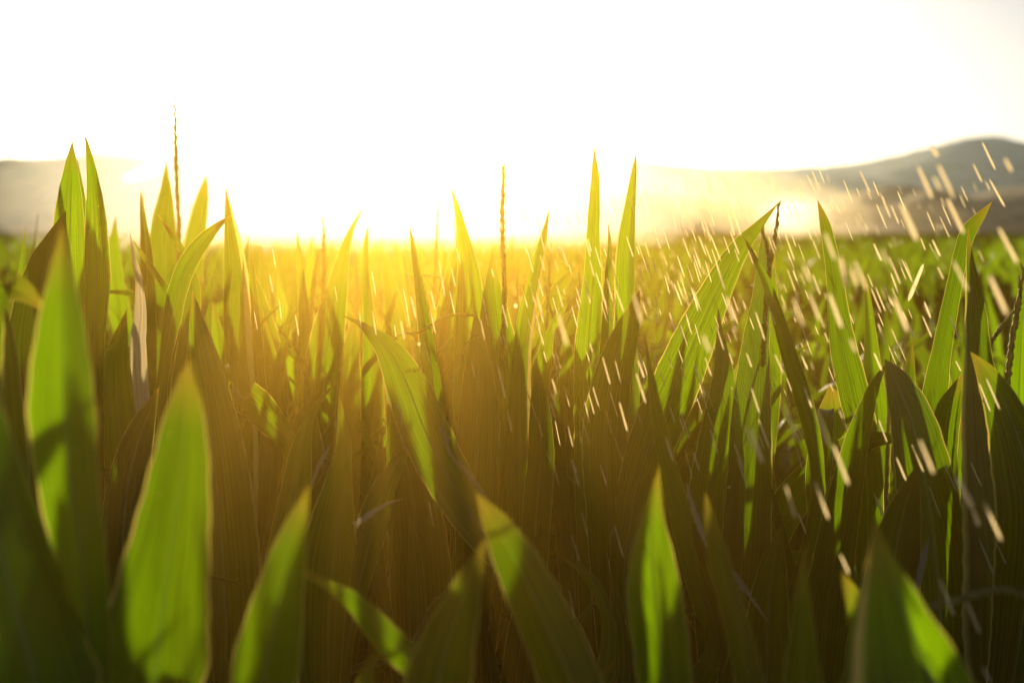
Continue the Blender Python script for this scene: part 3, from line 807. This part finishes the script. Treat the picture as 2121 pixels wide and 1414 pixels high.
for _ in range(14):
    x = rd.uniform(1120, 2060); y = rd.uniform(780, 1130)
    L = rd.uniform(40, 70); a = R(11 + (x - 600)/1400*13)
    TRACED.append((x, y, x + L*math.sin(a), y + L*math.cos(a), rd.uniform(3.7, 5.5)))


def drop_words(x, y, w):
    size = 'broad soft' if w > 6.5 else ('bright' if w > 3.6 else 'fine')
    if y < 480 and x > 1580: place = 'streaking down before the dim hills at the right'
    elif x > 1580 and y < 800: place = 'streaking down before the open field at the right'
    elif x > 1580: place = 'streaking down before the dark leaves at the lower right'
    elif x > 1060 and y < 800: place = 'streaking down between the tips right of centre'
    elif x > 1060: place = 'streaking down before the brown leaves below the centre'
    else: place = 'streaking down among the glowing yellow tips left of centre'
    return size + ' water drop ' + place, size + ' drops ' + place.replace('streaking down ', '')


for x0, y0, x1, y1, w in TRACED:
    d = 1.10 + 0.12*rng.random() if w > 6.5 else (1.5 + 0.2*rng.random() if w > 3.6 else 1.62 + 0.25*rng.random())
    lb, gp = drop_words(x0, y0, w)
    wt = max(2.0, w*0.72)
    drop(x0, y0, x1, y1, d, wt, lb, gp)

drop(1913, 546, 1881, 624, 1.9, 9, 'thick white streak added as the glint on a thin wet leaf at the right')  # solid streak in place of the bright glint on a wet leaf edge
for x, y, dd, rp, wh in ((471, 757, 1.9, 5.0, 'hanging from a bright yellow leaf edge left of centre'), (2040, 829, 1.68, 5.5, 'clinging to the dark spear blade at the far right'),
                         (1510, 1008, 1.7, 3.6, 'beside the pale dried strip right of centre'), (1068, 633, 1.98, 5.0, 'on the edge of the dark brown leaning blade'), (868, 712, 1.9, 4.0, 'on the arching leaf near the centre')):
    a_ = np.linspace(-1, 1, 9)
    V, f = tube(P(x, y, dd)[None] + np.stack([a_*0, a_*0, -a_*rp*1.15/F*dd], 1), rp/F*dd*np.sqrt(np.maximum(0.003, 1 - a_**2))*(0.9 + 0.12*a_), 10)
    o = mesh_obj('water_drop', V - P(x, y, dd), f, WATER); o.location = P(x, y, dd)
    tag(o, 'round shining water bead ' + wh, 'water drop')
# the finest spray, too many streaks to count: one object
SV, SF, so_ = [], [], 0
for _ in range(900):
    x = 1350 + rd.normal(0, 330); y = rd.uniform(330, 900)
    if x < 1000 and rd.random() < .6 or y < 360 + max(0, 1500 - x)*0.16: continue
    L = rd.uniform(20, 52); a = R(11 + (x - 600)/1400*13); dd = rd.uniform(1.7, 4.5)
    k = 1.9/dd
    A, B = P(x, y, dd), P(x + L*k*math.sin(a), y + L*k*math.cos(a), dd)
    t = np.linspace(0, 1, 7)
    wr = rd.uniform(1.3, 2.7)/2/F*1.9
    V, f = tube(A[None]*(1 - t)[:, None] + B[None]*t[:, None], wr*(1.02 - np.abs(2*t - 1)**5), 5)
    SV.append(V); SF.append(f + so_); so_ += len(V)
o = mesh_obj('water_spray', np.concatenate(SV), np.concatenate(SF), WATER)
tag(o, 'finest streaks of sprinkler spray hanging over the crop', kind='stuff')
print('drops', n_drop)


# ------------------------------------------------------------------ light, air
SUN_PX = (765, 55)
az = math.atan2(SUN_PX[0] - CX, F)                # left of the view axis
el = math.atan2((HY - SUN_PX[1]), math.hypot(F, SUN_PX[0] - CX))
sun_dir = Vector((math.sin(az)*math.cos(el), math.cos(az)*math.cos(el), math.sin(el)))
sun = bpy.data.lights.new('sun', 'SUN'); sun.energy = 5.0; sun.angle = R(0.5); sun.color = (1.0, 0.80, 0.48)
so = bpy.data.objects.new('sun', sun); COL.objects.link(so)
so.rotation_mode = 'QUATERNION'; so.rotation_quaternion = Vector((0, 0, -1)).rotation_difference(-sun_dir)
so.location = (0, 0, 30)

world = bpy.data.worlds.new('World'); scene.world = world; world.use_nodes = True
wn = world.node_tree
bg = wn.nodes['Background']
sky = wn.nodes.new('ShaderNodeTexSky'); sky.sky_type = 'NISHITA'; sky.sun_disc = False
sky.sun_elevation = el; sky.sun_rotation = az
sky.air_density = 0.5; sky.dust_density = 1.5; sky.ozone_density = 1.0; sky.altitude = 0
wn.links.new(sky.outputs[0], bg.inputs[0]); bg.inputs[1].default_value = 0.05


def box(name, lo, hi, mat, label):
    v = [(x, y, z) for x in (lo[0], hi[0]) for y in (lo[1], hi[1]) for z in (lo[2], hi[2])]
    f = [(0, 1, 3, 2), (4, 6, 7, 5), (0, 4, 5, 1), (2, 3, 7, 6), (0, 2, 6, 4), (1, 5, 7, 3)]
    o = mesh_obj(name, v, f, mat, smooth=False)
    return tag(o, label, kind='stuff')


box('haze', (-1000, -60, -1.0), (1000, 3000, 130), vol_mat('haze_air', (0.66, 0.86, 1.0), 0.00008, 0.86), 'thin warm evening haze over the fields')


def puff(name, c, rad, mat, label, rot=0.0):
    n, m = 14, 20
    th = np.linspace(0, math.pi, n); ph = np.linspace(0, 2*math.pi, m, endpoint=False)
    V = []
    for t in th:
        for p_ in ph:
            V.append((rad[0]*math.sin(t)*math.cos(p_), rad[1]*math.sin(t)*math.sin(p_), rad[2]*math.cos(t)))
    V = np.array(V)
    f = []
    for i in range(n - 1):
        for j in range(m):
            f.append((i*m + j, (i+1)*m + j, (i+1)*m + (j+1) % m, i*m + (j+1) % m))
    o = mesh_obj(name, V, f, mat)
    o.location = c; o.rotation_euler = (0, rot, 0)
    return tag(o, label, kind='stuff')


for k_, (rx, ry, rz, den) in enumerate(((0.38, 1.15, 0.34, 0.013), (0.58, 1.30, 0.42, 0.013), (0.85, 1.42, 0.48, 0.007), (1.25, 1.50, 0.54, 0.004))):  # added volumes, their orange stands in for lens flare veiling the front leaves
    puff('glare_mist', (0.05, 1.62, CZ - 0.23), (rx, ry, rz), vol_mat('glare_veil', (1.0, 0.60, 0.08), den, 0.87), ('densest golden heart', 'golden middle', 'thin golden fringe', 'faintest outer fringe')[k_] + ' of the added mist standing in for lens glare over the front corn')
for k_, (rx, rz, den) in enumerate(((0.55, 0.32, 0.8), (0.85, 0.48, 0.20), (1.25, 0.70, 0.08))):
    puff('spray_cloud', P(1642, 448, 45), (rx, rx, rz), vol_mat('spray_core', (1, 1, 1), den, .82), ('white heart', 'bright middle', 'soft outer edge')[k_] + ' of the sprinkler burst over the far field')
puff('spray_cloud', P(1590, 425, 46), (3.6, 2.4, 1.15), vol_mat('spray_veil', (1, .86, .58), 0.035, .75), 'pale golden spray drifting around the white burst', 0.15)
puff('spray_cloud', P(1760, 440, 47), (4.2, 2.0, 0.8), vol_mat('spray_veil', (1, .86, .58), 0.010, .75), 'thin golden spray trailing right from the white burst', 0.05)
puff('spray_cloud', P(830, 440, 30), (6.0, 18.0, 1.6), vol_mat('horizon_glow', (1, .97, .92), 0.0055, .80), 'wide pale volume added for the horizon glow over the far crop left of centre')  # added volume that washes the hills and field edge out to a pale glow
puff('spray_cloud', P(300, 357, 45), (0.75, 0.5, 0.17), vol_mat('spray_left', (1, .96, .92), 0.8, .7), 'small slanting patch of white spray before the left hills', -0.35)

# ------------------------------------------------------------------ camera and render
cam = bpy.data.cameras.new('camera'); co = bpy.data.objects.new('camera', cam); COL.objects.link(co)
co.location = (0, 0, CZ); co.rotation_euler = (R(90), 0, 0)
cam.sensor_width = 36; cam.lens = F/W*36
cam.shift_y = -(H/2 - HY)/W; cam.shift_x = (W/2 - CX)/W
cam.clip_start = 0.05; cam.clip_end = 6000
cam.dof.use_dof = True; cam.dof.focus_distance = 1.95; cam.dof.aperture_fstop = 3.6; cam.dof.aperture_blades = 0
scene.camera = co
scene.render.engine = 'CYCLES'
cy = scene.cycles
cy.use_denoising = True
cy.max_bounces = 6; cy.diffuse_bounces = 2; cy.glossy_bounces = 2; cy.transmission_bounces = 4; cy.volume_bounces = 0; cy.transparent_max_bounces = 8
cy.volume_step_rate = 1.0
vs = scene.view_settings
vs.view_transform = 'Standard'; vs.look = 'None'; vs.exposure = 0.66; vs.gamma = 1.0; vs.use_curve_mapping = False
